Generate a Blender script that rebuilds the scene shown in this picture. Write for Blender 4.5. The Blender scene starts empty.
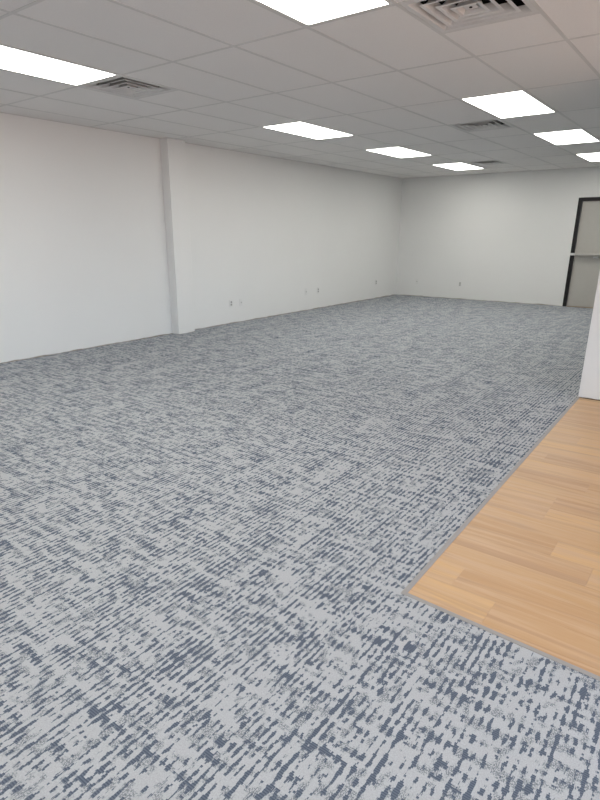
import bpy, bmesh, math, random
from mathutils import Matrix, Vector
random.seed(7)
SC = bpy.context.scene
COL = SC.collection

# ------------------------------------------------------------------ camera
CAM_POS = (2.372, -3.294, 1.418)
F_PX, YAW, PITCH, ROLL = 563.14, 0.65111, 0.32278, 0.00122
cd = bpy.data.cameras.new('camera')
cam = bpy.data.objects.new('camera', cd); COL.objects.link(cam)
fw = Vector((-math.sin(YAW)*math.cos(PITCH), math.cos(YAW)*math.cos(PITCH), -math.sin(PITCH)))
rt = Vector((math.cos(YAW), math.sin(YAW), 0)); up = rt.cross(fw)
rt, up = math.cos(ROLL)*rt + math.sin(ROLL)*up, -math.sin(ROLL)*rt + math.cos(ROLL)*up
M = Matrix((rt, up, -fw)).transposed().to_4x4(); M.translation = CAM_POS
cam.matrix_world = M
cd.sensor_fit = 'VERTICAL'; cd.sensor_height = 32; cd.lens = F_PX/800*32
cd.shift_x = 11.3/800; cd.shift_y = 21.96/800
cd.clip_start = 0.05; cd.clip_end = 100
SC.camera = cam

# ------------------------------------------------------------------ world, exposure
LAMP = 10.6                      # radiance of the ceiling panels
LAMP_COL = (1.0, 0.985, 0.91)
SKY = 4.2                       # daylight let in by the added windows out of view
w = bpy.data.worlds.new('world'); SC.world = w; w.use_nodes = True
bg = w.node_tree.nodes['Background']
bg.inputs['Strength'].default_value = SKY
# overcast sky above the horizon, warm ground glow added below to tint the ceiling
_t = w.node_tree; _g = _t.nodes.new('ShaderNodeTexCoord'); _s = _t.nodes.new('ShaderNodeSeparateXYZ')
_m = _t.nodes.new('ShaderNodeMapRange'); _c = _t.nodes.new('ShaderNodeMix'); _c.data_type = 'RGBA'
_t.links.new(_g.outputs['Generated'], _s.inputs[0]); _t.links.new(_s.outputs[2], _m.inputs[0])
_m.inputs[1].default_value = -0.02; _m.inputs[2].default_value = 0.02
_c.inputs[6].default_value = (0.64, 0.49, 0.43, 1); _c.inputs[7].default_value = (0.69, 0.83, 1.0, 1)
_t.links.new(_m.outputs[0], _c.inputs[0]); _t.links.new(_c.outputs[2], bg.inputs['Color'])
vs = SC.view_settings
vs.view_transform = 'Standard'; vs.look = 'None'; vs.gamma = 1; vs.exposure = 0.0
vs.use_curve_mapping = False

# ------------------------------------------------------------------ room measures (metres)
S, L = 0.6096, 1.2192           # ceiling grid: 2 ft across, 4 ft along the room
XL, XR = -4.065, 5.2
YB, YF = 9.48, -6.2
H = 2.621
PY0, PY1, PX0 = 2.235, 2.36, 1.475   # partition wall on the right
CH = 0.007                      # carpet height


# ------------------------------------------------------------------ helpers
class MB:
    """collects shapes and links them as ONE mesh object"""
    def __init__(s): s.bm = bmesh.new()
    def box(s, x0, x1, y0, y1, z0, z1, mat=0):
        v = [s.bm.verts.new(p) for p in ((x0,y0,z0),(x1,y0,z0),(x1,y1,z0),(x0,y1,z0),(x0,y0,z1),(x1,y0,z1),(x1,y1,z1),(x0,y1,z1))]
        fs = [s.bm.faces.new([v[i] for i in q]) for q in ((0,3,2,1),(4,5,6,7),(0,1,5,4),(1,2,6,5),(2,3,7,6),(3,0,4,7))]
        for f in fs: f.material_index = mat
        return fs
    def poly(s, pts, mat=0):
        f = s.bm.faces.new([s.bm.verts.new(p) for p in pts]); f.material_index = mat; return f
    def prism(s, pts, z0, z1, mat=0):
        a = [s.bm.verts.new((x, y, z0)) for x, y in pts]; b = [s.bm.verts.new((x, y, z1)) for x, y in pts]
        n = len(pts)
        fs = [s.bm.faces.new(a[::-1]), s.bm.faces.new(b)]
        fs += [s.bm.faces.new((a[i], a[(i+1) % n], b[(i+1) % n], b[i])) for i in range(n)]
        for f in fs: f.material_index = mat
        return fs
    def cyl(s, p0, p1, r, n=20, mat=0):
        p0, p1 = Vector(p0), Vector(p1); d = (p1-p0).normalized()
        u = d.orthogonal().normalized(); v = d.cross(u)
        a = [s.bm.verts.new(p0 + r*(math.cos(t)*u + math.sin(t)*v)) for t in [2*math.pi*k/n for k in range(n)]]
        b = [s.bm.verts.new(q.co + (p1-p0)) for q in a]
        fs = [s.bm.faces.new(a[::-1]), s.bm.faces.new(b)]
        for k in range(n):
            f = s.bm.faces.new((a[k], a[(k+1) % n], b[(k+1) % n], b[k])); f.smooth = True; fs.append(f)
        for f in fs: f.material_index = mat
    def build(s, name, mat, parent=None, bevel=0, seg=2):
        bmesh.ops.remove_doubles(s.bm, verts=s.bm.verts, dist=2e-6)
        bmesh.ops.recalc_face_normals(s.bm, faces=s.bm.faces)
        me = bpy.data.meshes.new(name); s.bm.to_mesh(me); s.bm.free()
        for m in (mat if isinstance(mat, (list, tuple)) else [mat]): me.materials.append(m)
        o = bpy.data.objects.new(name, me); COL.objects.link(o)
        if parent: o.parent = parent
        if bevel:
            md = o.modifiers.new('bevel', 'BEVEL'); md.width = bevel; md.segments = seg; md.limit_method = 'ANGLE'
        return o


def empty(name, loc, rotz=0):
    o = bpy.data.objects.new(name, None); COL.objects.link(o)
    o.location = loc; o.rotation_euler = (0, 0, rotz); o.empty_display_size = 0.1
    return o

def tag(o, label, cat, group=None, kind=None):
    o['label'] = label; o['category'] = cat
    if group: o['group'] = group
    if kind: o['kind'] = kind
    return o

def copy_tree(o, parent=None):
    c = o.copy(); COL.objects.link(c); c.parent = parent
    for ch in [x for x in bpy.data.objects if x.parent == o]: copy_tree(ch, c)
    return c

class N:
    """tiny node-graph helper"""
    def __init__(s, name):
        s.m = bpy.data.materials.new(name); s.m.use_nodes = True
        s.t = s.m.node_tree; s.b = s.t.nodes['Principled BSDF']
    def n(s, typ, ins=None, **props):
        k = s.t.nodes.new(typ)
        for a, v in props.items(): setattr(k, a, v)
        for a, v in (ins or {}).items():
            if isinstance(v, bpy.types.NodeSocket): s.t.links.new(v, k.inputs[a])
            else: k.inputs[a].default_value = v
        return k
    def math(s, op, a, b=0.0, c=None, clamp=False):
        k = s.n('ShaderNodeMath', {0: a, 1: b}, operation=op, use_clamp=clamp)
        if c is not None:
            if isinstance(c, bpy.types.NodeSocket): s.t.links.new(c, k.inputs[2])
            else: k.inputs[2].default_value = c
        return k.outputs[0]
    def pos(s): return s.n('ShaderNodeNewGeometry').outputs['Position']
    def noise(s, vec, scale, detail=2.0, rough=0.5, dist=0.0):
        mp = s.n('ShaderNodeMapping', {'Vector': vec, 'Scale': scale})
        return s.n('ShaderNodeTexNoise', {'Vector': mp.outputs[0], 'Scale': 1.0, 'Detail': detail, 'Roughness': rough, 'Distortion': dist}).outputs['Fac']
    def mix(s, f, a, b, blend='MIX'):
        k = s.n('ShaderNodeMix', data_type='RGBA', blend_type=blend)
        for i, v in ((0, f), (6, a), (7, b)):
            if isinstance(v, bpy.types.NodeSocket): s.t.links.new(v, k.inputs[i])
            else: k.inputs[i].default_value = v if i == 0 else (*v, 1) if len(v) == 3 else v
        return k.outputs[2]
    def smooth(s, v, lo, hi):
        return s.n('ShaderNodeMapRange', {'Value': v, 'From Min': lo, 'From Max': hi}, interpolation_type='SMOOTHSTEP').outputs[0]
    def out(s, col, rough=0.6, bump=None, strength=0.2, dist=0.002, spec=0.3, metal=0.0):
        for nm, v in (('Base Color', col), ('Roughness', rough), ('Specular IOR Level', spec), ('Metallic', metal)):
            if isinstance(v, bpy.types.NodeSocket): s.t.links.new(v, s.b.inputs[nm])
            else: s.b.inputs[nm].default_value = (*v, 1) if isinstance(v, tuple) else v
        if bump is not None:
            k = s.n('ShaderNodeBump', {'Height': bump, 'Strength': strength, 'Distance': dist})
            s.t.links.new(k.outputs[0], s.b.inputs['Normal'])
        return s.m

def plain(name, col, rough=0.5, spec=0.3, metal=0.0, var=0.04):
    g = N(name); f = g.noise(g.pos(), (14, 14, 14), 3)
    a = tuple(c*(1-var) for c in col); b = tuple(min(1, c*(1+var)) for c in col)
    return g.out(g.mix(f, a, b), rough, spec=spec, metal=metal)


# ------------------------------------------------------------------ materials
def mat_wall():
    g = N('painted_drywall'); p = g.pos()
    z = g.n('ShaderNodeSeparateXYZ', {0: p}).outputs[2]
    base = g.mix(g.noise(p, (1.3, 1.3, 1.3), 3), (0.80, 0.80, 0.79), (0.83, 0.83, 0.82))
    # bare, ragged lower edge where the paint stops short of the floor
    edge = g.math('ADD', z, g.math('MULTIPLY', g.math('SUBTRACT', g.noise(p, (3.2, 3.2, 0), 4, 0.65), 0.5), -0.05))
    f = g.smooth(edge, 0.020, 0.010)
    bare = g.mix(g.noise(p, (9, 9, 9), 2), (0.46, 0.41, 0.34), (0.26, 0.24, 0.22))
    return g.out(g.mix(f, base, bare), 0.75, bump=g.noise(p, (220, 220, 220), 2), strength=0.06, dist=0.001, spec=0.2)

def mat_carpet():
    g = N('patterned_carpet'); p = g.pos()
    # the yarn: stitches 4 mm wide in ribs 7.4 mm apart, so every shape has stepped edges
    q = g.n('ShaderNodeVectorMath', {0: p, 1: (0.0040, 0.0074, 1.0)}, operation='SNAP').outputs[0]
    xyz = g.n('ShaderNodeSeparateXYZ', {0: p}); x, y = xyz.outputs[0], xyz.outputs[1]
    dash = g.noise(q, (46, 26, 1), 1.0, 0.5)                 # short dashes along the room
    blot = g.noise(q, (7.5, 6.5, 1), 2, 0.6)                 # where they clump
    sy = g.noise(q, (44, 1.0, 1), 1, 0.5)                    # light lines along the room
    sx = g.noise(q, (4.0, 31, 1), 1, 0.5)                    # light lines across it
    fine = g.noise(q, (120, 85, 1), 1.5, 0.6)
    lw = g.noise(p, (1.7, 0.35, 1), 1, 0.5)
    lane = g.math('COSINE', g.math('MULTIPLY_ADD', x, 2*math.pi/0.0245, g.math('MULTIPLY', lw, 16.0)))
    rib = g.math('SINE', g.math('MULTIPLY', y, 2*math.pi/0.0074))
    def c(v, k): return g.math('MULTIPLY', g.math('SUBTRACT', v, 0.5), k)
    v = g.math('ADD', c(dash, 0.95), c(blot, 0.40))
    v = g.math('ADD', v, c(sy, 0.45)); v = g.math('ADD', v, c(sx, 0.66)); v = g.math('ADD', v, c(fine, 0.60))
    v = g.math('ADD', v, g.math('MULTIPLY', lane, 0.145))
    dark = g.smooth(v, 0.08, 0.12)
    # half-tone patches where the dark yarn only peeps through
    q2 = g.n('ShaderNodeVectorMath', {0: q, 1: (3.7, 8.1, 0.0)}, operation='ADD').outputs[0]
    v2 = g.math('ADD', g.math('ADD', c(g.noise(q2, (30, 18, 1), 1), 0.9), c(g.noise(q2, (8, 7, 1), 1), 0.4)), c(sx, 0.4))
    speck = g.smooth(g.noise(p, (300, 170, 1), 1), 0.42, 0.56)
    mid = g.math('MULTIPLY', g.math('MULTIPLY', g.smooth(v2, 0.02, 0.10), speck), 0.9)
    light = g.mix(g.noise(p, (300, 190, 1), 2, 0.6), (0.315, 0.328, 0.345), (0.585, 0.602, 0.630))
    navy = g.mix(g.math('MULTIPLY_ADD', rib, 0.5, 0.5), (0.078, 0.10, 0.14), (0.14, 0.165, 0.208))
    col = g.mix(mid, light, (0.17, 0.192, 0.215)); col = g.mix(dark, col, navy)
    pile = g.math('ADD', g.noise(p, (500, 300, 1), 2), g.math('MULTIPLY', rib, 0.10))
    pile = g.math('SUBTRACT', pile, g.math('MULTIPLY', dark, 0.35))
    return g.out(col, 0.95, bump=pile, strength=0.35, dist=0.003, spec=0.08)

def mat_wood():
    g = N('oak_plank_vinyl'); p = g.pos()
    tone = g.n('ShaderNodeAttribute', attribute_name='tone').outputs['Fac']
    cmb = g.n('ShaderNodeCombineXYZ', {0: 0.0, 1: 0.0, 2: g.math('MULTIPLY', tone, 37.0)}).outputs[0]
    q = g.n('ShaderNodeVectorMath', {0: p, 1: cmb}, operation='ADD').outputs[0]
    grain = g.noise(q, (1.6, 26, 1), 4, 0.6, 0.6)
    streak = g.noise(q, (3.5, 150, 1), 3, 0.6)
    base = g.mix(tone, (0.46, 0.272, 0.142), (0.64, 0.405, 0.195))
    col = g.mix(g.smooth(grain, 0.32, 0.68), base, (0.57, 0.375, 0.225))
    band = g.noise(q, (0.9, 15, 1), 3, 0.6, 0.8)
    col = g.mix(g.math('MULTIPLY', g.smooth(band, 0.48, 0.66), 0.45), col, (0.40, 0.250, 0.150))
    dk = g.math('MULTIPLY', g.smooth(streak, 0.52, 0.75), 0.15)
    col = g.mix(dk, col, (0.33, 0.20, 0.115))
    return g.out(col, 0.42, bump=streak, strength=0.05, dist=0.001, spec=0.35)

def mat_tile():
    g = N('mineral_ceiling_tile'); p = g.pos()
    f = g.noise(p, (160, 160, 160), 2)
    t = g.noise(p, (0.8, 0.8, 0.8), 2)
    a = g.mix(t, (0.79, 0.77, 0.755), (0.82, 0.80, 0.785))
    col = g.mix(g.math('MULTIPLY', g.smooth(f, 0.58, 0.72), 0.22), a, (0.5, 0.48, 0.47))
    return g.out(col, 0.9, bump=f, strength=0.15, dist=0.001, spec=0.1)

def mat_emit(name, col, strength):
    m = bpy.data.materials.new(name); m.use_nodes = True; t = m.node_tree
    t.nodes.remove(t.nodes['Principled BSDF'])
    e = t.nodes.new('ShaderNodeEmission'); e.inputs[0].default_value = (*col, 1); e.inputs[1].default_value = strength
    t.links.new(e.outputs[0], t.nodes['Material Output'].inputs[0])
    return m

WALL, CARPET, WOOD, TILE = mat_wall(), mat_carpet(), mat_wood(), mat_tile()
GRID = plain('painted_grid_steel', (0.64, 0.625, 0.61), 0.5)
SLAB = plain('bare_concrete', (0.22, 0.20, 0.18), 0.9, 0.1, var=0.25)
STRIP = plain('taupe_vinyl_strip', (0.33, 0.315, 0.305), 0.5)
GAP = plain('dark_timber', (0.10, 0.07, 0.05), 0.9, 0.1, var=0.2)
LENS = mat_emit('lit_diffuser', LAMP_COL, LAMP)
WHITE = plain('white_enamel', (0.74, 0.73, 0.72), 0.45)
VENTW = plain('white_vent_enamel', (0.66, 0.65, 0.64), 0.5)
DUCT = plain('dark_duct', (0.03, 0.03, 0.03), 0.8, 0.1)
BAR = plain('satin_steel', (0.50, 0.49, 0.47), 0.45, 0.4, 0.3)
BLACK = plain('black_door_paint', (0.012, 0.011, 0.012), 0.45)
LEAF = plain('grey_door_paint', (0.49, 0.475, 0.445), 0.5)
STEEL = plain('brushed_steel', (0.62, 0.62, 0.62), 0.32, 0.5, 1.0)
SILVER = plain('silver_paint', (0.66, 0.66, 0.65), 0.35, 0.5)
SOCK = plain('grey_socket', (0.40, 0.40, 0.39), 0.5)
SLOT = plain('dark_slot', (0.03, 0.03, 0.03), 0.6)
PLATE = plain('white_plate', (0.78, 0.78, 0.77), 0.4)
TAN = plain('tan_threshold', (0.40, 0.31, 0.22), 0.6, var=0.15)
ALU = plain('aluminium_frame', (0.45, 0.45, 0.46), 0.4, 0.5, 0.6)


# ------------------------------------------------------------------ structure: floor
b = MB(); b.box(XL-.12, XR+.12, YF-.12, YB+.12, -0.15, 0.0)
tag(b.build('floor', SLAB), 'bare concrete slab showing in the gap along the walls', 'floor', kind='structure')

SA, SB, SCN = (1.478, PY0), (1.548, -1.424), (XR, -1.60)       # edge between carpet and planks
# carpet: one sheet with a slightly ragged cut along the left and back walls
b = MB()
edge = []
def rag(t, k): return 0.006 + 0.010*abs(math.sin(t*2.3+k)) * (0.5+0.5*math.sin(t*7.1+2*k)) + random.uniform(0, 0.004)
y = YF
while y < YB-0.05:
    edge.append((XL + rag(y, .4), y)); y += 0.07
x = XL + 0.02; top = []
while x < 3.0:
    top.append((x, YB - rag(x, 1.3))); x += 0.07
# as strips of quads, so that the ragged border stays clean
inner = XL + 0.25
n = len(edge)
lv = [(ex, ey) for ex, ey in edge]
def face(pts): b.poly([(px, py, CH) for px, py in pts])
for i in range(n-1):
    face([lv[i], (inner, lv[i][1]), (inner, lv[i+1][1]), lv[i+1]])
ytop = lv[-1][1]
face([lv[-1], (inner, ytop), (inner, YB-0.012), (XL+.012, YB-0.012)])
yin = YB - 0.25
tp = [(inner, YB-0.012)] + [q for q in top if q[0] > inner+0.03]
for i in range(len(tp)-1):
    face([(tp[i][0], yin), (tp[i+1][0], yin), tp[i+1], tp[i]])
xe = tp[-1][0]
face([(inner, PY1+.3), (xe, PY1+.3), (xe, yin), (inner, yin)])
face([(inner, SA[1]), SA, (PX0-.004, PY1+.3), (inner, PY1+.3)])
face([(PX0-.004, PY1+.004), (xe, PY1+.004), (xe, PY1+.3), (PX0-.004, PY1+.3)])
face([(inner, SB[1]), SB, SA, (inner, SA[1])])
face([(inner, YF), (XR, YF), SCN, SB, (inner, SB[1])])
bmesh.ops.remove_doubles(b.bm, verts=b.bm.verts, dist=1e-5)
# give the sheet its thickness
o = b.build('floor', CARPET)
md = o.modifiers.new('thickness', 'SOLIDIFY'); md.thickness = CH-0.0005; md.offset = -1
tag(o, 'grey and navy patterned carpet covering most of the room', 'carpet', kind='structure')

# wood planks, laid across the room, each with its own tone
b = MB()
lay = b.bm.faces.layers.float.new('tone')
PW = 0.1665; rows = []
yy = -1.424 - 3*PW + 0.012
seams = {3: [1.868], 4: [1.68], 6: [2.135], 7: [1.955], 8: [2.75], 10: [1.83]}
def clip(poly, a, bb):      # keep the side left of a -> bb
    outp = []
    for i in range(len(poly)):
        p, q = poly[i], poly[(i+1) % len(poly)]
        dp = (bb[0]-a[0])*(p[1]-a[1])-(bb[1]-a[1])*(p[0]-a[0]); dq = (bb[0]-a[0])*(q[1]-a[1])-(bb[1]-a[1])*(q[0]-a[0])
        if dp >= 0: outp.append(p)
        if dp*dq < 0:
            t = dp/(dp-dq); outp.append((p[0]+t*(q[0]-p[0]), p[1]+t*(q[1]-p[1])))
    return outp
tones = {(3, 0): .95, (3, 1): .35, (4, 0): .85, (4, 1): .30, (5, 0): .45, (5, 1): .4, (6, 0): .18, (6, 1): .75, (7, 0): .22, (7, 1): .95, (8, 0): .45, (9, 0): .3, (10, 0): .55, (10, 1): .12}
r = 0
while yy < PY0:
    y0, y1 = yy, min(yy+PW, PY0)
    cuts = seams.get(r) or [1.5 + (r*0.437) % 1.2]
    xs = [1.0] + cuts
    while xs[-1] < XR: xs.append(xs[-1]+1.22)
    xs[-1] = XR
    for k in range(len(xs)-1):
        g_ = 0.0003
        pl = [(xs[k]+g_, y0+g_), (xs[k+1]-g_, y0+g_), (xs[k+1]-g_, y1-g_), (xs[k]+g_, y1-g_)]
        pl = clip(pl, SA, SB); pl = clip(pl, SB, SCN) if pl else pl
        if len(pl) >= 3:
            t = tones.get((r, k), random.random())
            for f in b.prism(pl, 0.0004, 0.0045): f[lay] = t
    yy += PW; r += 1
o = b.build('floor', WOOD)
tag(o, 'tan oak look plank floor beside the carpet', 'plank floor', kind='structure')

# edging strip between carpet and planks
def strip(name, a, c, wd, lab):
    a, c = Vector(a), Vector(c); d = (c-a).normalized(); nrm = Vector((-d.y, d.x))
    b = MB(); pts = [a-nrm*wd*.5, c-nrm*wd*.5, c+nrm*wd*.5, a+nrm*wd*.5]
    b.prism([(p.x, p.y) for p in pts], 0.0005, 0.0095)
    return tag(b.build(name, STRIP, bevel=0.003), lab, 'edging strip', kind='structure')
strip('trim_1', (SB[0], SB[1]-.011), (SA[0], SA[1]), 0.022, 'thin taupe edging strip running from the plank corner to the partition wall')
strip('trim_2', (SB[0]+.011, SB[1]), SCN, 0.022, 'thin taupe edging strip along the front edge of the plank floor')

# ------------------------------------------------------------------ structure: walls
T = 0.12
def struct(name, b, mat, lab, cat='wall', parent=None, bevel=0):
    o = b.build(name, mat, parent, bevel)
    if parent is None: tag(o, lab, cat, kind='structure')
    return o
b = MB(); b.box(XL-T, XL, YF-T, YB+T, 0, H+.25); struct('wall_left', b, WALL, 'long white wall on the left with outlets')
DX0, DX1, DZ = -0.275, 0.765, 2.087             # back door, outside of its frame
b = MB()
b.box(XL, DX0, YB, YB+T, 0, H+.25); b.box(DX1, XR+T, YB, YB+T, 0, H+.25); b.box(DX0, DX1, YB, YB+T, DZ, H+.25)
struct('wall_back', b, WALL, 'white end wall with the black framed door')
WY0, WY1, WZ0, WZ1 = -5.6, 1.6, 0.30, 2.45       # unseen window added on the right to bring in daylight
b = MB(); b.box(XR, XR+T, YF-T, WY0, 0, H+.25); b.box(XR, XR+T, WY1, YB, 0, H+.25)
b.box(XR, XR+T, WY0, WY1, 0, WZ0); b.box(XR, XR+T, WY0, WY1, WZ1, H+.25); struct('wall_right', b, WALL, 'white wall out of view on the right')
b = MB(); b.box(PX0, XR, PY0, PY1, 0.010, H+.25)
wp = struct('wall_partition', b, WALL, 'end of the white partition wall beside the plank floor', bevel=0.002)
b = MB(); b.box(PX0+.04, XR, PY0+.012, PY1-.012, 0.0, 0.0099); struct('bottom_plate', b, GAP, '', parent=wp)
# wall behind the viewer; its unseen window is added to let in daylight
b = MB(); b.box(XL, XR, YF-T, YF, 0, 0.35); b.box(XL, XR, YF-T, YF, 2.45, H+.25)
b.box(XL, 2.9, YF-T, YF, .35, 2.45); b.box(XR-.5, XR, YF-T, YF, .35, 2.45)
struct('wall_front', b, WALL, 'wall behind the viewer with the added window opening')
b = MB()
for k in range(3):
    xx = 2.9 + k*(XR-.5-2.9-.05)/2; b.box(xx, xx+.05, YF-.09, YF-.03, .35, 2.45)
b.box(2.95, XR-.55, YF-.089, YF-.031, .35, .40); b.box(2.95, XR-.55, YF-.089, YF-.031, 2.40, 2.45)
struct('added_window_1', b, ALU, 'unseen window frame behind the viewer, added for daylight', 'window')

b = MB()
for k in range(6):
    yy = WY0 + k*(WY1-WY0-.05)/5; b.box(XR+.03, XR+.09, yy, yy+.05, WZ0, WZ1)
b.box(XR+.031, XR+.089, WY0+.05, WY1-.05, WZ0, WZ0+.05); b.box(XR+.031, XR+.089, WY0+.05, WY1-.05, WZ1-.05, WZ1)
struct('added_window_2', b, ALU, 'unseen window frame in the right wall, added for daylight', 'window')

# boxed pillar on the left wall
b = MB(); b.box(XL+.0005, -3.915, 2.297, 2.617, 0.009, H-.001)
tag(b.build('pillar', WALL, bevel=0.004), 'white boxed pillar standing against the left wall', 'pillar', kind='structure')

# ------------------------------------------------------------------ structure: ceiling
LIGHTS = [(0, -1), (-4, -1), (-4, 2), (0, 2), (-4, 4), (0, 4), (-4, 6), (0, 6)]
VENTS = [(1, 0), (-4, 0), (-1, 3), (-3, 6)]
UNSEEN = [(-4, -3), (0, -3), (4, -3)]   # extra panels out of view behind the viewer, added for brightness
HB = 0.012                       # grid flange half width
b = MB(); g = MB()
i0, i1 = math.floor(XL/S), math.ceil(XR/S); j0, j1 = math.floor(YF/L), math.ceil(YB/L)
def tile(x0, x1, y0, y1):
    x0, x1, y0, y1 = max(x0, XL), min(x1, XR), max(y0, YF), min(y1, YB)
    if x1-x0 < .02 or y1-y0 < .02: return
    b.box(x0+.002, x1-.002, y0+.002, y1-.002, H+.0025, H+.02)
for i in range(i0, i1):
    for j in range(j0, j1):
        if (i, j) in LIGHTS + UNSEEN: continue
        x0, x1, y0, y1 = i*S, (i+1)*S, j*L, (j+1)*L
        if (i, j) in VENTS:
            tile(x0, x1, y0+L/2, y1)
            g.box(x0+HB, x1-HB, y0+L/2-HB, y0+L/2+HB, H+.0002, H+.0024)
        else: tile(x0, x1, y0, y1)
for i in range(i0+1, i1): g.box(i*S-HB, i*S+HB, YF, YB, H, H+.0024)
for j in range(j0+1, j1): g.box(XL, XR, j*L-HB, j*L+HB, H+.0001, H+.0024)
for q in ((XL, XL+.022, YF, YB), (XR-.022, XR, YF, YB), (XL+.022, XR-.022, YB-.022, YB), (XL+.022, XR-.022, YF, YF+.022)):
    g.box(*q, H-.001, H+.0024)
ceil = struct('ceiling', b, TILE, 'suspended ceiling of large pale tiles', 'ceiling')
g.build('ceiling_grid', GRID, ceil)
# deck over the ceiling void
b = MB(); b.box(XL-T, XR+T, YF-T, YB+T, H+.25, H+.33); b.build('deck', SLAB, ceil)

# ------------------------------------------------------------------ ceiling lights
def rounded(x0, x1, y0, y1, r, n=5):
    pts = []
    for cx, cy, a0 in ((x1-r, y1-r, 0), (x0+r, y1-r, 90), (x0+r, y0+r, 180), (x1-r, y0+r, 270)):
        for k in range(n+1):
            a = math.radians(a0+90*k/n); pts.append((cx+r*math.cos(a), cy+r*math.sin(a)))
    return pts
def make_light():
    t = empty('ceiling_light', (0, 0, H))
    w_, l_ = S/2-HB-.002, L/2-HB-.002; iw, il = w_-.016, l_-.016
    b = MB()
    b.box(-w_, w_, -l_, -il, .0005, .012); b.box(-w_, w_, il, l_, .0005, .012)
    b.box(-w_, -iw, -il, il, .0005, .012); b.box(iw, w_, -il, il, .0005, .012)
    b.box(-w_, w_, -l_, l_, .012, .07)
    b.build('light_frame', WHITE, t)
    b = MB(); b.prism(rounded(-iw, iw, -il, il, .02), .002, .010); b.build('diffuser', LENS, t)
    return t
def place(proto, i, j, ln, first):
    o = proto if first else copy_tree(proto)
    o.location = ((i+.5)*S, j*L + ln/2, H); return o
LAB = {(0, -1): 'lit ceiling panel nearest the viewer, cut off by the photo top',
       (-4, -1): 'lit ceiling panel at the left edge of the photo, touching a square vent',
       (-4, 2): 'lit ceiling panel second from the front in the left row, past the pillar',
       (0, 2): 'lit ceiling panel second from the front in the right row',
       (-4, 4): 'lit ceiling panel third from the front in the left row',
       (0, 4): 'lit ceiling panel third from the front in the right row',
       (-4, 6): 'farthest lit ceiling panel of the left row, beside a dark vent',
       (0, 6): 'farthest lit ceiling panel of the right row, just above the black framed door'}
pl = make_light()
for k, (i, j) in enumerate(LIGHTS):
    o = place(pl, i, j, L, k == 0); tag(o, LAB[(i, j)], 'ceiling light', 'lit panels in the ceiling')

for i, j in UNSEEN:
    o = place(pl, i, j, L, False)
    tag(o, 'added lit ceiling panel out of view behind the viewer', 'ceiling light', 'added lit panels behind the viewer')

# ------------------------------------------------------------------ ceiling vents
def make_vent():
    t = empty('ceiling_vent', (0, 0, H))
    R = S/2-HB-.001
    def ring(b, a, za, c, zc, th=.0015):      # sloping square band from half size a at za to c at zc
        for s0, s1 in (((-1, -1), (1, -1)), ((1, -1), (1, 1)), ((1, 1), (-1, 1)), ((-1, 1), (-1, -1))):
            b.poly([(s0[0]*a, s0[1]*a, za), (s1[0]*a, s1[1]*a, za), (s1[0]*c, s1[1]*c, zc), (s0[0]*c, s0[1]*c, zc)])
    b = MB(); ring(b, R, .0005, .262, .0005); ring(b, .262, .0005, .236, .035); ring(b, R, .0005, R, .012)
    o = b.build('vent_frame', VENTW, t)
    b = MB(); b.box(-R, R, -R, R, .10, .11)
    for s in (-1, 1):
        b.box(s*.26-.002, s*.26+.002, -.262, .262, .02, .10); b.box(-.262, .262, s*.26-.002, s*.26+.002, .02, .10)
    b.build('duct_box', DUCT, t)
    for a, c, e, zz in ((.216, .194, .164, .001), (.148, .126, .098, -.002), (.084, .064, .044, -.005)):
        b = MB(); ring(b, a, zz, c, zz+.002); ring(b, c, zz+.002, e, zz+.042)
        o = b.build('louver', VENTW, t)
        md = o.modifiers.new('thickness', 'SOLIDIFY'); md.thickness = .0012
    b = MB(); b.box(-.036, .036, -.036, .036, .008, .010); b.build('centre_plate', VENTW, t, bevel=.002)
    b = MB(); b.cyl((0, 0, .004), (0, 0, .0079), .009); b.build('screw', DUCT, t)
    return t
VL = {(1, 0): 'large square air vent nearest the viewer, at the top edge of the photo',
      (-4, 0): 'square air vent at the end of the leftmost light panel',
      (-1, 3): 'small looking air vent just behind the second light of the right row',
      (-3, 6): 'farthest air vent, beside the last light near the back corner'}
pv = make_vent()
for k, (i, j) in enumerate(VENTS):
    o = place(pv, i, j, L/2, k == 0); tag(o, VL[(i, j)], 'air vent', 'square ceiling vents')

# ------------------------------------------------------------------ back door
d = empty('door_1', (0, YB, 0))
tag(d, 'grey exit door with a black frame and push bar in the end wall', 'door', kind='structure')
FW = 0.068
b = MB(); b.box(DX0+.001, DX0+FW, -.012, T, .0005, DZ-.001); b.box(DX1-FW, DX1-.001, -.012, T, .0005, DZ-.001); b.box(DX0+FW, DX1-FW, -.012, T, DZ-FW, DZ-.001)
b.build('door_frame', BLACK, d, bevel=.003)
lf = (DX0+FW+.004, DX1-FW-.004)
b = MB(); b.box(lf[0], lf[1], .03, .075, .022, DZ-FW-.004); b.build('door_leaf', LEAF, d, bevel=.002)
b = MB(); b.box(DX0+FW, DX1-FW, -.005, .10, .0005, .018); b.build('threshold', TAN, d, bevel=.003)
b = MB(); b.box(DX0+.004, DX0+FW+.02, -.045, -.0125, 1.012, 1.058); b.build('strike_plate', SILVER, d, bevel=.004)
b = MB(); b.box(lf[0]+.02, lf[1]-.02, -.012, .0295, 1.005, 1.062); pb = b.build('push_bar', LEAF, d, bevel=.004)
b = MB(); b.box(lf[0]+.03, lf[1]-.14, -.085, -.055, 1.022, 1.048); b.build('bar_pad', BAR, pb, bevel=.006)
for xa in (lf[0]+.06, lf[1]-.2):
    b = MB(); b.box(xa, xa+.05, -.0549, -.0121, 1.024, 1.046); b.build('bar_arm', SILVER, pb, bevel=.002)
b = MB(); b.box(.15, .24, -.05, .0299, .965, 1.004); b.build('latch_case', STEEL, pb, bevel=.005)

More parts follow.
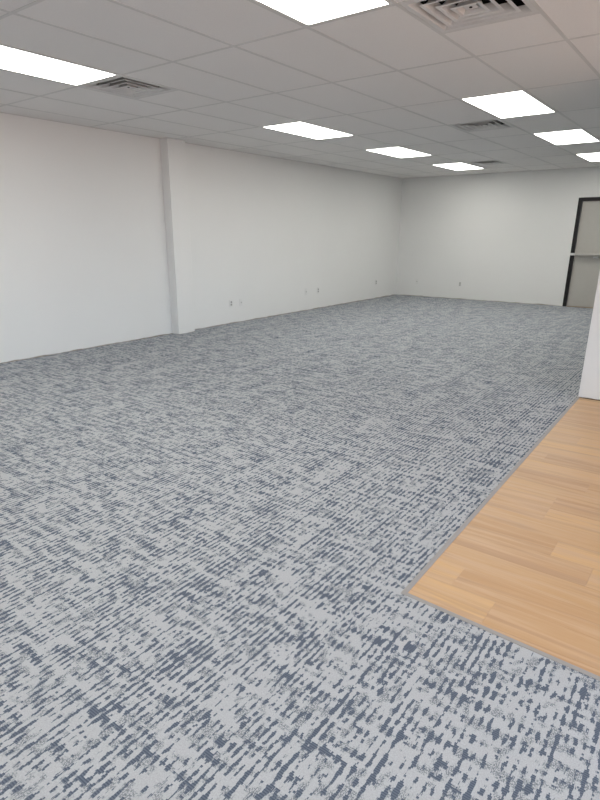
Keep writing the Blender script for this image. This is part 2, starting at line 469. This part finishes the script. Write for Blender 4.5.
# ------------------------------------------------------------------ outlets (plate faces local -Y)
def make_outlet(dark=True):
    t = empty('wall_outlet', (0, 0, 0))
    b = MB(); b.box(-.037, .037, -.006, -.0004, -.060, .060); b.build('cover_plate', PLATE, t, bevel=.003)
    for z in (-.021, .021):
        b = MB(); b.prism([(q[0], q[1]) for q in rounded(-.017, .017, -.0145, .0145, .006)], -.0085, -.0062)
        bmesh.ops.rotate(b.bm, verts=b.bm.verts, cent=(0, 0, 0), matrix=Matrix.Rotation(math.radians(-90), 3, 'X'))
        for v in b.bm.verts: v.co = Vector((v.co.x, -abs(v.co.y), v.co.z+z))
        s = b.build('socket', SOCK if dark else PLATE, t)
        b = MB()
        for xx in (-.0065, .0065): b.box(xx-.0012, xx+.0012, -.0092, -.0086, z-.003, z+.006)
        b.build('socket_slots', SLOT, s)
    b = MB(); b.cyl((0, -.0075, 0), (0, -.0061, 0), .0035, 12); b.build('plate_screw', STEEL, t)
    return t
def make_blank():
    t = empty('wall_plate', (0, 0, 0))
    b = MB(); b.box(-.037, .037, -.006, -.0004, -.060, .060); b.build('cover_plate', PLATE, t, bevel=.003)
    b = MB(); b.box(-.010, .010, -.0078, -.0061, -.010, .010); k = b.build('jack', SOCK, t, bevel=.001)
    for z in (-.042, .042):
        b = MB(); b.cyl((0, -.0075, z), (0, -.0061, z), .0035, 12); b.build('plate_screw', STEEL, t)
    return t
RW = math.pi/2                   # facing +X, on the left wall
po, pb_ = make_outlet(), make_blank()
outs = [(po, (XL, 3.59, .331), RW, 'outlet low on the left wall, first one past the pillar', 'outlet'),
        (po, (XL, 6.104, .355), RW, 'outlet low on the left wall, second dark one past the pillar', 'outlet'),
        (po, (XL, 8.444, .363), RW, 'outlet low on the left wall, nearest the back corner', 'outlet'),
        (po, (-2.482, YB, .338), 0, 'outlet low on the end wall, nearer the door', 'outlet'),
        (pb_, (XL, 3.833, .325), RW, 'pale blank wall plate just right of the first outlet past the pillar', 'wall plate'),
        (pb_, (XL, 5.697, .360), RW, 'pale wall plate on the left wall, just left of the second dark outlet', 'wall plate'),
        (pb_, (-3.535, YB, .342), 0, 'pale wall plate low on the end wall, near the back corner', 'wall plate')]
used = set()
for pr, loc, rz, lab, cat in outs:
    o = pr if pr.name not in used else copy_tree(pr)
    used.add(pr.name)
    o.location = loc; o.rotation_euler = (0, 0, rz)
    tag(o, lab, cat, 'outlets on the walls' if cat == 'outlet' else 'blank plates on the walls')
